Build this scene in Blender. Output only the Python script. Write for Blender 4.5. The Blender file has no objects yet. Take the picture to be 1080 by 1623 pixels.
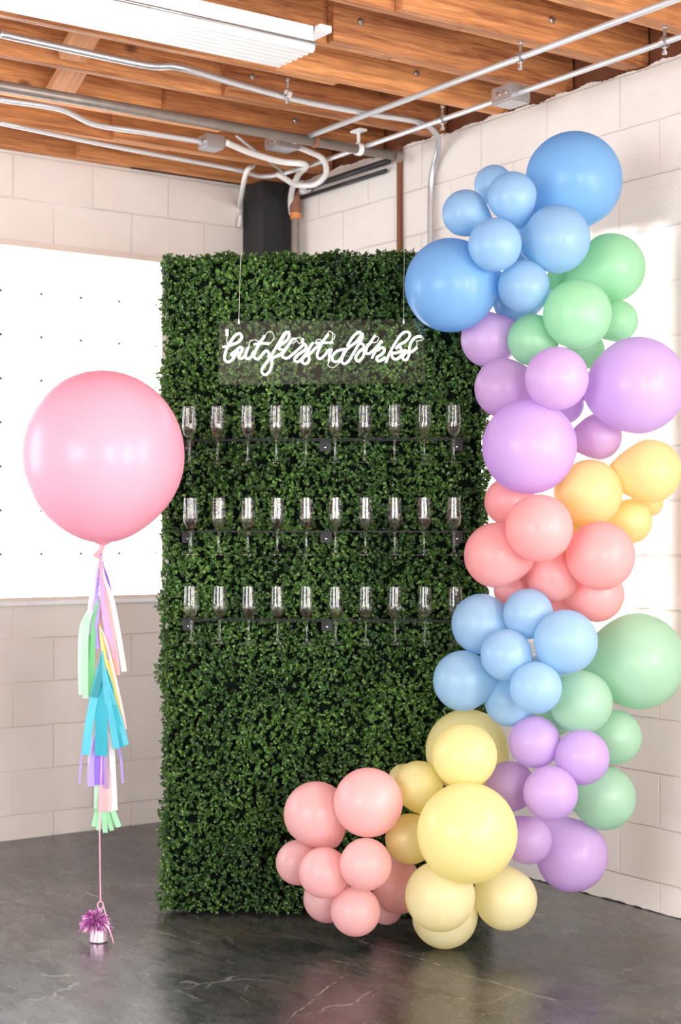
import bpy, bmesh, math, random
import numpy as np
from mathutils import Vector, Matrix
random.seed(7); rng = np.random.default_rng(7)
C = bpy.context.scene.collection
S = bpy.context.scene
PI = math.pi

# ------------------------------------------------------------------ camera
F = 2450.0; CAMZ = 1.42; HY = 842.0
cam = bpy.data.cameras.new('camera'); camo = bpy.data.objects.new('camera', cam); C.objects.link(camo)
camo.location = (0, 0, CAMZ); camo.rotation_euler = (PI/2, 0, 0)
cam.sensor_fit = 'HORIZONTAL'; cam.sensor_width = 36; cam.lens = F/1080*36
cam.shift_y = (HY-811.5)/1080
cam.dof.use_dof = True; cam.dof.focus_distance = 5.4; cam.dof.aperture_fstop = 4.5
S.camera = camo

# room frame: origin in the far corner, local x runs along the right wall, local -y along the left wall
CX, CY = -0.356, 7.925
TH = -math.atan2(.8165, .5774)
ROOM = Matrix.Translation((CX, CY, 0)) @ Matrix.Rotation(TH, 4, 'Z')
def rm(v, u, z): return ROOM @ Vector((v, -u, z))

# ------------------------------------------------------------------ light
w = bpy.data.worlds.new('world'); S.world = w; w.use_nodes = True
bgn = w.node_tree.nodes['Background']; bgn.inputs[0].default_value = (.86, .93, 1, 1); bgn.inputs[1].default_value = 1.0
S.view_settings.view_transform = 'Standard'; S.view_settings.look = 'None'
S.view_settings.gamma = 1; S.view_settings.use_curve_mapping = False
S.view_settings.exposure = 1.66

sun = bpy.data.lights.new('sun', 'SUN'); sun.energy = 6.5; sun.angle = math.radians(1.0); sun.color = (1, .97, .92)
suno = bpy.data.objects.new('sun', sun); C.objects.link(suno)
WU_FAR = 2.465
sd = (rm(2.715, 0, 2.555) - rm(-.2, WU_FAR, 2.742)).normalized()
suno.rotation_euler = sd.to_track_quat('-Z', 'Y').to_euler(); suno.location = rm(-3, 4, 3.5)

def area(name, loc, target, sx, sy, power, col=(1, 1, 1)):
    l = bpy.data.lights.new(name, 'AREA'); l.shape = 'RECTANGLE'; l.size = sx; l.size_y = sy; l.energy = power; l.color = col
    o = bpy.data.objects.new(name, l); C.objects.link(o); o.location = loc
    o.rotation_euler = (Vector(target)-Vector(loc)).normalized().to_track_quat('-Z', 'Y').to_euler()
    return o
# daylight from left and right windows outside the frame, plus added fill
area('window_light_right', rm(5.0, .06, 1.95), rm(5.0, 5, 1.95), .75, 1.65, 30, (1, .99, .97))
area('window_light_left', rm(.06, 4.3, 1.9), rm(5, 4.3, 1.7), 1.6, 1.65, 30, (.84, .92, 1))
area('fill_light_side', rm(4.6, 7.1, 1.7), rm(4.0, 0, 1.7), 3.4, 2.0, 92, (.86, .93, 1))  # added fill lamp from the left, no window is built there
area('fill_light_rear', rm(8.9, .95, 1.6), rm(0, .95, 1.7), 1.1, 2.3, 62, (1, .98, .96))  # added fill behind the camera, split in two for twin highlights on the glasses
area('fill_light_rear', rm(8.9, 3.9, 1.6), rm(0, 3.0, 1.7), 1.1, 2.3, 62, (1, .98, .96))  # second half of the added rear fill

# ------------------------------------------------------------------ node helpers
def newmat(name):
    m = bpy.data.materials.new(name); m.use_nodes = True; nt = m.node_tree
    for n in list(nt.nodes): nt.nodes.remove(n)
    return m, nt
class NT:
    def __init__(s, name): s.m, s.nt = newmat(name); s.out = s.n('ShaderNodeOutputMaterial')
    def n(s, t, **k):
        nd = s.nt.nodes.new(t)
        for a, b in k.items(): setattr(nd, a, b)
        return nd
    def l(s, a, b): s.nt.links.new(a, b)
    def mth(s, op, a, b=None, c=None):
        nd = s.n('ShaderNodeMath', operation=op)
        for i, x in enumerate((a, b, c)):
            if x is None: continue
            if isinstance(x, (int, float)): nd.inputs[i].default_value = x
            else: s.l(x, nd.inputs[i])
        return nd.outputs[0]
    def noise(s, vec, scale, detail=4, rough=.55, dist=0):
        nd = s.n('ShaderNodeTexNoise'); nd.inputs['Scale'].default_value = scale; nd.inputs['Detail'].default_value = detail
        nd.inputs['Roughness'].default_value = rough; nd.inputs['Distortion'].default_value = dist
        if vec is not None: s.l(vec, nd.inputs['Vector'])
        return nd.outputs[0]
    def ramp(s, fac, stops):
        nd = s.n('ShaderNodeValToRGB'); cr = nd.color_ramp
        while len(cr.elements) < len(stops): cr.elements.new(.5)
        for e, (p, c) in zip(cr.elements, stops): e.position = p; e.color = (*c, 1) if len(c) == 3 else c
        s.l(fac, nd.inputs[0]); return nd.outputs[0]
    def mix(s, fac, a, b, mode='MIX'):
        nd = s.n('ShaderNodeMix', data_type='RGBA', blend_type=mode)
        for i, x in ((0, fac), (6, a), (7, b)):
            if isinstance(x, (int, float)): nd.inputs[i].default_value = x
            elif isinstance(x, tuple): nd.inputs[i].default_value = (*x, 1)
            else: s.l(x, nd.inputs[i])
        return nd.outputs[2]
    def pb(s, **k):
        p = s.n('ShaderNodeBsdfPrincipled')
        for a, b in k.items():
            a = a.replace('_', ' ')
            if isinstance(b, (int, float)): p.inputs[a].default_value = b
            elif isinstance(b, tuple): p.inputs[a].default_value = (*b, 1)
            else: s.l(b, p.inputs[a])
        return p
    def mapping(s, vec, scale=(1, 1, 1), loc=(0, 0, 0)):
        nd = s.n('ShaderNodeMapping'); nd.inputs['Scale'].default_value = scale; nd.inputs['Location'].default_value = loc
        s.l(vec, nd.inputs['Vector']); return nd.outputs[0]
    def bump(s, h, strength=.3, dist=.01):
        nd = s.n('ShaderNodeBump'); nd.inputs['Strength'].default_value = strength; nd.inputs['Distance'].default_value = dist
        s.l(h, nd.inputs['Height']); return nd.outputs[0]
    def obj(s): return s.n('ShaderNodeTexCoord').outputs['Object']
    def done(s, sh): s.l(sh.outputs[0] if hasattr(sh, 'outputs') else sh, s.out.inputs[0]); return s.m

def simple(name, col, rough=.5, metal=0, var=.08, scale=30, **k):
    t = NT(name); v = t.noise(t.obj(), scale)
    c = t.mix(v, tuple(max(0, x*(1-var)) for x in col), tuple(min(1, x*(1+var)) for x in col))
    return t.done(t.pb(Base_Color=c, Roughness=rough, Metallic=metal, **k))

def wall_mat(name, axis, shift):
    t = NT(name); o = t.obj(); sp = t.n('ShaderNodeSeparateXYZ'); t.l(o, sp.inputs[0])
    x = t.mth('ADD', sp.outputs[0], shift) if axis == 'x' else t.mth('ADD', t.mth('MULTIPLY', sp.outputs[1], -1), shift)
    z = t.mth('SUBTRACT', sp.outputs[2], .11)
    wob = t.mth('MULTIPLY', t.mth('SUBTRACT', t.noise(o, 9, 3), .5), .008)
    cb = t.n('ShaderNodeCombineXYZ'); t.l(t.mth('ADD', x, wob), cb.inputs[0]); t.l(t.mth('ADD', z, wob), cb.inputs[1])
    b = t.n('ShaderNodeTexBrick'); b.offset = .5
    b.inputs['Scale'].default_value = 1; b.inputs['Brick Width'].default_value = .4064; b.inputs['Row Height'].default_value = .2032
    b.inputs['Mortar Size'].default_value = .0045; b.inputs['Mortar Smooth'].default_value = .6
    b.inputs['Color1'].default_value = (.80, .745, .71, 1); b.inputs['Color2'].default_value = (.84, .79, .755, 1); b.inputs['Mortar'].default_value = (.80, .74, .70, 1)
    t.l(cb.outputs[0], b.inputs['Vector'])
    dirt = t.ramp(t.noise(o, 2.3, 5, .6), [(.35, (.95, .93, .90)), (.65, (1, 1, 1))])
    col = t.mix(1.0, b.outputs['Color'], dirt, 'MULTIPLY')
    h = t.mth('SUBTRACT', t.mth('ADD', t.mth('MULTIPLY', t.noise(o, 70, 5, .7), .35), t.mth('MULTIPLY', t.noise(o, 12, 3), .5)), t.mth('MULTIPLY', b.outputs['Fac'], t.ramp(t.noise(t.mapping(o, (1, 1, 1), (4, 2, 7)), 2.6, 3), [(.36, (.1,)*3), (.56, (1.1,)*3)])))
    return t.done(t.pb(Base_Color=col, Roughness=.55, Normal=t.bump(h, .75, .006)))

def fl(px, py):
    d = CAMZ*F/(py-HY); q = ROOM.inverted() @ Vector(((px-540)/F*d, d, 0)); return (q.x, q.y)
SCR = [(fl(a, b), fl(c_, d_), w_) for a, b, c_, d_, w_ in ((560, 1488, 700, 1530, .0028), (712, 1538, 880, 1585, .002), (520, 1520, 605, 1538, .0016), (150, 1400, 300, 1406, .0018), (122, 1408, 165, 1426, .002),
       (455, 1618, 545, 1545, .0018), (940, 1420, 1010, 1440, .0018), (820, 1445, 865, 1452, .004), (250, 1475, 330, 1500, .0015))]
def floor_mat():
    t = NT('polished_concrete'); o = t.obj()
    big = t.noise(o, 1.3, 6, .62, .6); mid = t.noise(t.mapping(o, (1, 2.2, 1)), 6, 8, .7, 1.0); fine = t.noise(o, 60, 5, .7)
    c1 = t.ramp(big, [(.30, (.020, .021, .023)), (.48, (.046, .046, .046)), (.62, (.090, .085, .076)), (.75, (.050, .042, .038))])
    c2 = t.ramp(mid, [(.32, (.35, .35, .37)), (.5, (1, 1, 1)), (.68, (1.0, 1.0, .98))])
    c = t.mix(1.0, c1, c2, 'MULTIPLY')
    c = t.mix(t.ramp(mid, [(.56, (0, 0, 0)), (.72, (.45, .45, .45))]), c, (.115, .11, .10))
    warm = t.ramp(t.noise(t.mapping(o, (1, 1, 1), (3, 1, 0)), 2.1, 5), [(.56, (0, 0, 0)), (.70, (.5, .5, .5))])
    c = t.mix(warm, c, (.075, .05, .036))
    # scratches and scuffs
    masks = None
    for i, (sx, sy, sc) in enumerate(((1, .22, 3.1), (.25, 1, 3.7), (.7, .7, 6.0))):
        v = t.n('ShaderNodeTexVoronoi', feature='DISTANCE_TO_EDGE'); v.inputs['Scale'].default_value = sc
        dn = t.n('ShaderNodeTexNoise'); dn.inputs['Scale'].default_value = 2.5; t.l(o, dn.inputs['Vector'])
        add = t.n('ShaderNodeMixRGB'); add.inputs[0].default_value = .25; t.l(o, add.inputs[1]); t.l(dn.outputs[1], add.inputs[2])
        t.l(t.mapping(add.outputs[0], (sx, sy, 1), (i*3.3, i, 0)), v.inputs['Vector'])
        line = t.mth('LESS_THAN', v.outputs['Distance'], .0042)
        gate = t.mth('GREATER_THAN', t.noise(t.mapping(o, (1, 1, 1), (i*5, 2, 0)), 5, 3), .57)
        mm = t.mth('MULTIPLY', line, gate)
        masks = mm if masks is None else t.mth('MAXIMUM', masks, mm)
    sp = t.mth('GREATER_THAN', t.noise(t.mapping(o, (1, 1.8, 1), (8, 8, 0)), 38, 2, .4), .75)
    masks = t.mth('MULTIPLY', t.mth('MAXIMUM', t.mth('MULTIPLY', masks, .6), t.mth('MULTIPLY', sp, .8)), .55)
    c = t.mix(masks, c, (.42, .41, .38))
    # the long scratches worn into the slab
    sx = t.n('ShaderNodeSeparateXYZ'); t.l(o, sx.inputs[0]); wv = t.mth('MULTIPLY', t.mth('SUBTRACT', t.noise(o, 7, 3), .5), .035)
    X = t.mth('ADD', sx.outputs[0], wv); Y = t.mth('ADD', sx.outputs[1], wv); lines = None
    for (a, b, wd) in SCR:
        L = math.hypot(b[0]-a[0], b[1]-a[1]); ux, uy = (b[0]-a[0])/L, (b[1]-a[1])/L
        dx = t.mth('SUBTRACT', X, a[0]); dy = t.mth('SUBTRACT', Y, a[1])
        al = t.mth('ADD', t.mth('MULTIPLY', dx, ux), t.mth('MULTIPLY', dy, uy)); pr = t.mth('ABSOLUTE', t.mth('SUBTRACT', t.mth('MULTIPLY', dx, uy), t.mth('MULTIPLY', dy, ux)))
        m = t.mth('MULTIPLY', t.mth('LESS_THAN', pr, wd), t.mth('MULTIPLY', t.mth('GREATER_THAN', al, 0), t.mth('LESS_THAN', al, L)))
        lines = m if lines is None else t.mth('MAXIMUM', lines, m)
    lines = t.mth('MULTIPLY', lines, t.ramp(t.noise(o, 45, 3), [(.42, (0, 0, 0)), (.55, (.8, .8, .8))]))
    c = t.mix(lines, c, (.50, .49, .45))
    r = t.ramp(t.mth('ADD', t.mth('MULTIPLY', mid, .7), t.mth('MULTIPLY', fine, .3)), [(.3, (.17,)*3), (.7, (.38,)*3)])
    return t.done(t.pb(Base_Color=c, Roughness=r, Specular_IOR_Level=.75, Normal=t.bump(t.mth('ADD', mid, t.mth('MULTIPLY', fine, .3)), .12, .004)))

def wood_mat(name, a, b, axis='y'):
    t = NT(name); o = t.obj(); ri = t.n('ShaderNodeObjectInfo').outputs['Random']
    off = t.n('ShaderNodeCombineXYZ'); t.l(t.mth('MULTIPLY', ri, 37), off.inputs[0]); t.l(t.mth('MULTIPLY', ri, 13), off.inputs[2])
    va = t.n('ShaderNodeVectorMath', operation='ADD'); t.l(o, va.inputs[0]); t.l(off.outputs[0], va.inputs[1])
    sc = {'y': (9, .8, 16), 'z': (9, 9, .8), 'x': (.8, 9, 16)}[axis]
    g = t.noise(t.mapping(va.outputs[0], sc), 2.2, 7, .65, 1.2)
    fineg = t.noise(t.mapping(va.outputs[0], tuple(q*3.5 for q in sc)), 3, 5, .6)
    f = t.mth('ADD', t.mth('MULTIPLY', g, .7), t.mth('MULTIPLY', fineg, .3))
    f = t.mth('ADD', f, t.mth('MULTIPLY', t.mth('SUBTRACT', ri, .5), .16))
    c = t.ramp(f, [(.32, a), (.52, tuple((x+y)/2 for x, y in zip(a, b))), (.68, b)])
    v = t.n('ShaderNodeTexVoronoi'); v.inputs['Scale'].default_value = 4.2; t.l(t.mapping(va.outputs[0], (1, .6, 1) if axis == 'y' else (1, 1, 1)), v.inputs['Vector'])
    knot = t.ramp(v.outputs['Distance'], [(.045, (1, 1, 1)), (.10, (0, 0, 0))])
    c = t.mix(t.mth('MULTIPLY', knot, .75), c, (.06, .022, .010))
    return t.done(t.pb(Base_Color=c, Roughness=.55, Normal=t.bump(f, .25, .004)))

def latex(name, col, trans=.55, sheer=None):
    t = NT(name); o = t.obj(); sp = t.n('ShaderNodeSeparateXYZ'); t.l(o, sp.inputs[0])
    n = t.noise(o, 1.5, 2)
    c = t.mix(n, tuple(x*.96 for x in col), tuple(min(1, x*1.04) for x in col))
    deep = tuple(x**1.35 for x in col)
    r2 = t.mth('ADD', t.mth('POWER', sp.outputs[0], 2), t.mth('POWER', sp.outputs[1], 2))
    tip = t.mth('MULTIPLY', t.mth('LESS_THAN', r2, .0045), t.mth('GREATER_THAN', sp.outputs[2], .8))
    c = t.mix(t.mth('MULTIPLY', tip, .35), c, deep)
    p = t.pb(Base_Color=c, Roughness=.30, Specular_IOR_Level=.42, Coat_Weight=.10, Coat_Roughness=.10)
    tr = t.n('ShaderNodeBsdfTranslucent'); t.l(t.mix(.5, c, deep), tr.inputs[0])
    mx = t.n('ShaderNodeMixShader'); mx.inputs[0].default_value = trans; t.l(p.outputs[0], mx.inputs[1]); t.l(tr.outputs[0], mx.inputs[2])
    return t.done(mx)

def thin(name, col, trans=.5, rough=.6):
    t = NT(name); c = t.mix(t.noise(t.obj(), 25), tuple(x*.93 for x in col), tuple(min(1, x*1.05) for x in col))
    p = t.pb(Base_Color=c, Roughness=rough); tr = t.n('ShaderNodeBsdfTranslucent'); t.l(c, tr.inputs[0])
    mx = t.n('ShaderNodeMixShader'); mx.inputs[0].default_value = trans; t.l(p.outputs[0], mx.inputs[1]); t.l(tr.outputs[0], mx.inputs[2])
    return t.done(mx)

def glass(name, col=(1, 1, 1), ior=1.5, rough=0.0, clear=0.0):
    t = NT(name); g = t.n('ShaderNodeBsdfGlass'); g.inputs['IOR'].default_value = ior; g.inputs['Roughness'].default_value = rough
    t.l(t.mix(t.noise(t.obj(), 5), tuple(x*.985 for x in col), col), g.inputs['Color'])
    if clear <= 0: return t.done(g)
    tp = t.n('ShaderNodeBsdfTransparent'); tp.inputs[0].default_value = (*col, 1)
    mx = t.n('ShaderNodeMixShader'); mx.inputs[0].default_value = clear; t.l(g.outputs[0], mx.inputs[1]); t.l(tp.outputs[0], mx.inputs[2])
    return t.done(mx)

def thinglass(name, col, k=1.0, add=.03, rough=.0):
    t = NT(name); tp = t.n('ShaderNodeBsdfTransparent'); t.l(t.mix(t.noise(t.obj(), 6), tuple(x*.99 for x in col), col), tp.inputs[0])
    gl = t.n('ShaderNodeBsdfGlossy'); gl.inputs['Roughness'].default_value = rough; gl.inputs['Color'].default_value = (1, 1, 1, 1)
    lw = t.n('ShaderNodeLayerWeight'); lw.inputs[0].default_value = .5
    f = t.mth('MINIMUM', t.mth('ADD', t.mth('MULTIPLY', t.mth('POWER', lw.outputs['Facing'], 4), k), add), 1.0)
    mx = t.n('ShaderNodeMixShader'); t.l(f, mx.inputs[0]); t.l(tp.outputs[0], mx.inputs[1]); t.l(gl.outputs[0], mx.inputs[2])
    return t.done(mx)

def emis(name, col, st):
    t = NT(name); e = t.n('ShaderNodeEmission'); e.inputs[0].default_value = (*col, 1); e.inputs[1].default_value = st
    return t.done(e)

M = {}
M['wl'] = wall_mat('painted_block_left', 'y', 2.858)
M['wr'] = wall_mat('painted_block_right', 'x', 1.394)
M['floor'] = floor_mat()
M['joist'] = wood_mat('fir_joist', (.22, .060, .020), (.88, .40, .15))
M['plank'] = wood_mat('roof_plank', (.20, .07, .03), (.50, .22, .09), 'x')
M['brace'] = wood_mat('brace_wood', (.45, .18, .08), (.82, .45, .24), 'x')
M['strip'] = wood_mat('brown_strip', (.17, .055, .025), (.26, .09, .04), 'z')
M['galv'] = simple('galvanised_steel', (.54, .55, .57), .32, .75, .12, 40)
M['whitepipe'] = simple('pale_painted_conduit', (.62, .62, .63), .35, .35, .06)
M['flex'] = simple('white_flexible_conduit', (.78, .77, .75), .45, .1)
M['oldpipe'] = simple('dull_grey_pipe', (.27, .235, .21), .45, .5, .3, 25)
M['blackpipe'] = simple('black_pipe', (.035, .035, .04), .4, .3)
M['rust'] = simple('rusty_iron', (.30, .14, .085), .75, .3, .5, 60)
M['copper'] = simple('orange_band', (.72, .26, .08), .5, .2, .3)
M['black'] = simple('matt_black_paint', (.018, .019, .021), .6)
M['blackmetal'] = simple('black_metal', (.008, .008, .009), .55, 0)
M['white'] = simple('white_enamel', (.86, .86, .85), .35)
M['ribbed'] = simple('ribbed_white_diffuser', (.92, .92, .92), .4)
M['chrome'] = simple('bright_bolt', (.62, .62, .62), .25, .9)
M['sill'] = simple('painted_sill', (.72, .62, .56), .6)
M['litedge'] = simple('lit_ledge_edge', (.90, .90, .92), .4)  # white painted in for the sill edge catching light
M['mortar'] = simple('glass_block_mortar', (.80, .80, .80), .6)
M['spacer'] = simple('dark_spacer', (.10, .10, .10), .6)
def pane_mat():
    t = NT('glass_block'); tp = t.n('ShaderNodeBsdfTransparent'); tl = t.n('ShaderNodeBsdfTranslucent')
    t.l(t.mix(t.noise(t.obj(), 20), (.93, .95, .96), (.98, 1, 1)), tl.inputs[0])
    gl = t.n('ShaderNodeBsdfGlossy'); gl.inputs['Roughness'].default_value = .15
    a = t.n('ShaderNodeMixShader'); a.inputs[0].default_value = .35; t.l(tp.outputs[0], a.inputs[1]); t.l(tl.outputs[0], a.inputs[2])
    b = t.n('ShaderNodeMixShader'); b.inputs[0].default_value = .04; t.l(a.outputs[0], b.inputs[1]); t.l(gl.outputs[0], b.inputs[2])
    return t.done(b)
M['pane'] = pane_mat()
M['glass'] = glass('flute_glass', (1, 1, 1), 1.5, 0, .3)
M['thin'] = thinglass('flute_bowl_glass', (.985, .985, .985), .8, .035)
M['footglass'] = thinglass('flute_foot_glass', (.97, .97, .97), .9, .12)
M['wine'] = glass('clear_drink', (.98, .98, .95), 1.33, 0, .55)
M['acrylic'] = thinglass('clear_acrylic', (.96, .97, .97), .8, .035)
M['shelfac'] = thinglass('clear_shelf_acrylic', (.90, .92, .92), .3, .0)
M['neon'] = emis('lit_white_neon', (1, .98, .97), 3.2)
M['neonwire'] = simple('clear_neon_lead', (.80, .80, .76), .3)
def leaf_mat():
    t = NT('boxwood_leaf'); g = t.n('ShaderNodeNewGeometry').outputs['Random Per Island']
    o = t.obj(); patch = t.noise(o, 3.2, 3)
    f = t.mth('ADD', t.mth('MULTIPLY', g, .72), t.mth('MULTIPLY', t.mth('SUBTRACT', patch, .36), .9))
    c = t.ramp(f, [(.02, (.012, .028, .014)), (.33, (.032, .080, .022)), (.62, (.085, .210, .040)), (.90, (.230, .430, .085))])
    p = t.pb(Base_Color=c, Roughness=.38, Specular_IOR_Level=.6); tr = t.n('ShaderNodeBsdfTranslucent'); t.l(c, tr.inputs[0])
    mx = t.n('ShaderNodeMixShader'); mx.inputs[0].default_value = .3; t.l(p.outputs[0], mx.inputs[1]); t.l(tr.outputs[0], mx.inputs[2])
    return t.done(mx)
M['leaf'] = leaf_mat()
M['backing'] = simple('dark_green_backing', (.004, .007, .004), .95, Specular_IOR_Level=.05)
def foil():
    t = NT('purple_foil'); g = t.n('ShaderNodeNewGeometry').outputs['Random Per Island']
    c = t.ramp(g, [(0, (.26, .03, .24)), (.5, (.70, .16, .60)), (.85, (.92, .62, .86)), (1, (.98, .9, .97))])
    return t.done(t.pb(Base_Color=c, Roughness=.3, Metallic=.6))
M['foil'] = foil()
LAT = {'B3': latex('powder_blue_latex', (.46, .70, .90)), 'V3': latex('pink_lavender_latex', (.80, .60, .87)), 'B': latex('sky_blue_latex', (.33, .62, .91)), 'B2': latex('light_blue_latex', (.52, .75, .93)),
       'M': latex('mint_green_latex', (.52, .86, .60)), 'M2': latex('soft_green_latex', (.58, .83, .66)),
       'V': latex('lavender_latex', (.77, .59, .92)), 'V2': latex('pale_lavender_latex', (.76, .58, .90)),
       'Y': latex('warm_yellow_latex', (.97, .83, .46)), 'Y2': latex('pastel_yellow_latex', (.96, .91, .52)), 'Y3': latex('cream_yellow_latex', (.95, .91, .62)),
       'C': latex('coral_pink_latex', (.99, .60, .60)), 'P': latex('blush_pink_latex', (.99, .68, .68)), 'G': latex('candy_pink_latex', (1.0, .58, .70), .45)}

# ------------------------------------------------------------------ mesh helpers
def link(name, me, mat, parent=None, mw=None):
    o = bpy.data.objects.new(name, me); C.objects.link(o)
    if mat and not me.materials: me.materials.append(mat)
    if mw is not None: o.matrix_world = mw
    if parent is not None:
        o.parent = parent
    return o
def obj(name, bm, mat, parent=None, mw=None, smooth=False):
    me = bpy.data.meshes.new(name); bmesh.ops.recalc_face_normals(bm, faces=bm.faces[:]) ; bm.to_mesh(me); bm.free()
    if smooth: me.shade_smooth()
    return link(name, me, mat, parent, mw)
def tag(o, label=None, cat=None, group=None, kind=None):
    if label: o['label'] = label
    if cat: o['category'] = cat
    if group: o['group'] = group
    if kind: o['kind'] = kind
    return o
def empty(name, mw, label, cat, group=None):
    o = bpy.data.objects.new(name, None); C.objects.link(o); o.matrix_world = mw; o.empty_display_size = .05
    return tag(o, label, cat, group)
def T(x, y, z): return Matrix.Translation((x, y, z))
def box(bm, x0, x1, y0, y1, z0, z1, mw=None, bev=0):
    r = bmesh.ops.create_cube(bm, size=1); vs = r['verts']
    for v in vs: v.co = Vector(((x0+x1)/2+v.co.x*(x1-x0), (y0+y1)/2+v.co.y*(y1-y0), (z0+z1)/2+v.co.z*(z1-z0)))
    if bev:
        es = {e for v in vs for e in v.link_edges}; r = bmesh.ops.bevel(bm, geom=list(es), offset=bev, segments=2, affect='EDGES'); vs = r['verts']
        vs = list({v for f in r['faces'] for v in f.verts} | {v for v in vs})
    if mw is not None:
        for v in vs: v.co = mw @ v.co
def BM(): return bmesh.new()
def outward(bm):
    bmesh.ops.recalc_face_normals(bm, faces=bm.faces[:])
    if bm.calc_volume(signed=True) < 0: bmesh.ops.reverse_faces(bm, faces=bm.faces[:])
def boxobj(name, dims, mat, parent=None, mw=None, bev=0):
    bm = BM(); box(bm, *dims, bev=bev); return obj(name, bm, mat, parent, mw)
def lathe(bm, prof, seg=24, mw=None, cap=True):
    rings = []
    for r, z in prof:
        if r < 1e-6: rings.append([bm.verts.new((0, 0, z))])
        else: rings.append([bm.verts.new((r*math.cos(2*PI*i/seg), r*math.sin(2*PI*i/seg), z)) for i in range(seg)])
    for a, b in zip(rings, rings[1:]):
        for i in range(seg):
            j = (i+1) % seg
            if len(a) == 1 and len(b) == 1: continue
            if len(a) == 1: bm.faces.new((a[0], b[i], b[j]))
            elif len(b) == 1: bm.faces.new((a[i], a[j], b[0]))
            else: bm.faces.new((a[i], a[j], b[j], b[i]))
    if cap:
        for q in (rings[0], rings[-1]):
            if len(q) > 2: bm.faces.new(q)
    if mw is not None:
        for q in rings:
            for v in q: v.co = mw @ v.co
def smooth_path(pts, n=6):
    P = [Vector(p) for p in pts]
    if len(P) < 3: return P
    out = []; Q = [P[0]*2-P[1]]+P+[P[-1]*2-P[-2]]
    for i in range(1, len(Q)-2):
        p0, p1, p2, p3 = Q[i-1:i+3]
        for k in range(n):
            t = k/n; out.append(.5*((2*p1)+(p2-p0)*t+(2*p0-5*p1+4*p2-p3)*t*t+(3*p1-p0-3*p2+p3)*t**3))
    out.append(P[-1]); return out
def tube(bm, pts, r, seg=10, rib=0):
    pts = [Vector(p) for p in pts]; n = len(pts); rings = []
    tan = [(pts[min(i+1, n-1)]-pts[max(i-1, 0)]).normalized() for i in range(n)]
    up = Vector((0, 0, 1)) if abs(tan[0].z) < .9 else Vector((1, 0, 0))
    nrm = tan[0].cross(up).normalized()
    for i in range(n):
        nrm = (nrm-tan[i]*nrm.dot(tan[i])).normalized(); bi = tan[i].cross(nrm)
        rr = r*(1+(rib if i % 2 else 0))
        rings.append([bm.verts.new(pts[i]+(nrm*math.cos(2*PI*k/seg)+bi*math.sin(2*PI*k/seg))*rr) for k in range(seg)])
    for a, b in zip(rings, rings[1:]):
        for k in range(seg): j = (k+1) % seg; bm.faces.new((a[k], a[j], b[j], b[k]))
    bm.faces.new(rings[0]); bm.faces.new(rings[-1])
def dense(pts, step):
    out = [Vector(pts[0])]
    for a, b in zip(pts, pts[1:]):
        a, b = Vector(a), Vector(b); k = max(1, int((b-a).length/step))
        for i in range(1, k+1): out.append(a.lerp(b, i/k))
    return out
def ribbon(bm, pts, wdt, nrm=Vector((0, -1, 0)), th=.0004, w1=None):
    """a flat strip of paper, with a real (small) thickness"""
    pts = [Vector(p) for p in pts]; n = len(pts); R = []
    for i, p in enumerate(pts):
        tg = (pts[min(i+1, n-1)]-pts[max(i-1, 0)]).normalized(); s = tg.cross(nrm).normalized()
        ww = wdt if w1 is None else wdt+(w1-wdt)*min(1, i/(n-1)*2.2)
        nn = s.cross(tg).normalized()*th/2
        R.append([bm.verts.new(p+s*ww/2+nn), bm.verts.new(p-s*ww/2+nn), bm.verts.new(p-s*ww/2-nn), bm.verts.new(p+s*ww/2-nn)])
    for a, b in zip(R, R[1:]):
        for k in range(4): j = (k+1) % 4; bm.faces.new((a[k], a[j], b[j], b[k]))
    bm.faces.new(R[0]); bm.faces.new(R[-1])
def at(px, py, d): return Vector(((px-540)/F*d, d, CAMZ-(py-HY)/F*d))

# ------------------------------------------------------------------ structure
tag(boxobj('floor', (-.2, 9.2, -7.4, .2, -.1, 0), M['floor'], mw=ROOM), 'dark polished concrete floor with scuffs and scratches', 'floor', kind='structure')
H = 3.17; WU0, WU1, WZ0, WZ1 = .636, .636+.2032*9, 1.11, 2.7356
# left wall (local x = 0) around the glass block opening
bm = BM()
box(bm, -.2, 0, -7.2, .2, 0, WZ0); box(bm, -.2, 0, -7.2, .2, WZ1, H); box(bm, -.2, 0, -WU0, .2, WZ0, WZ1); box(bm, -.2, 0, -7.2, -WU1, WZ0, WZ1)
tag(obj('wall_left', bm, M['wl'], mw=ROOM), 'beige painted concrete block wall with glass block window', 'wall', kind='structure')
# right wall with a ragged plastered top edge
bm = BM(); box(bm, 0, 9.2, 0, .2, 0, H-.03)
N = 420; prev = None
for i in range(N+1):
    x = i*3.9/N; z = H-.004+random.uniform(-.003, .003)+.004*math.sin(i*.31)+.004*math.sin(i*.11)
    q = [bm.verts.new((x, -.0, H-.03)), bm.verts.new((x, 0, z)), bm.verts.new((x, .2, z))]
    if prev: bm.faces.new((prev[0], q[0], q[1], prev[1])); bm.faces.new((prev[1], q[1], q[2], prev[2]))
    prev = q
tag(obj('wall_right', bm, M['wr'], mw=ROOM), 'white painted concrete block wall behind the balloons', 'wall', kind='structure')
tag(boxobj('wall_rear', (9.0, 9.2, -7.2, 0, 0, 3.462), M['wl'], mw=ROOM), 'painted block wall behind the camera', 'wall', kind='structure')
tag(boxobj('wall_side', (0, 9.2, -7.4, -7.2, 0, 3.462), M['wr'], mw=ROOM), 'painted block wall far left of the camera', 'wall', kind='structure')
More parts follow.
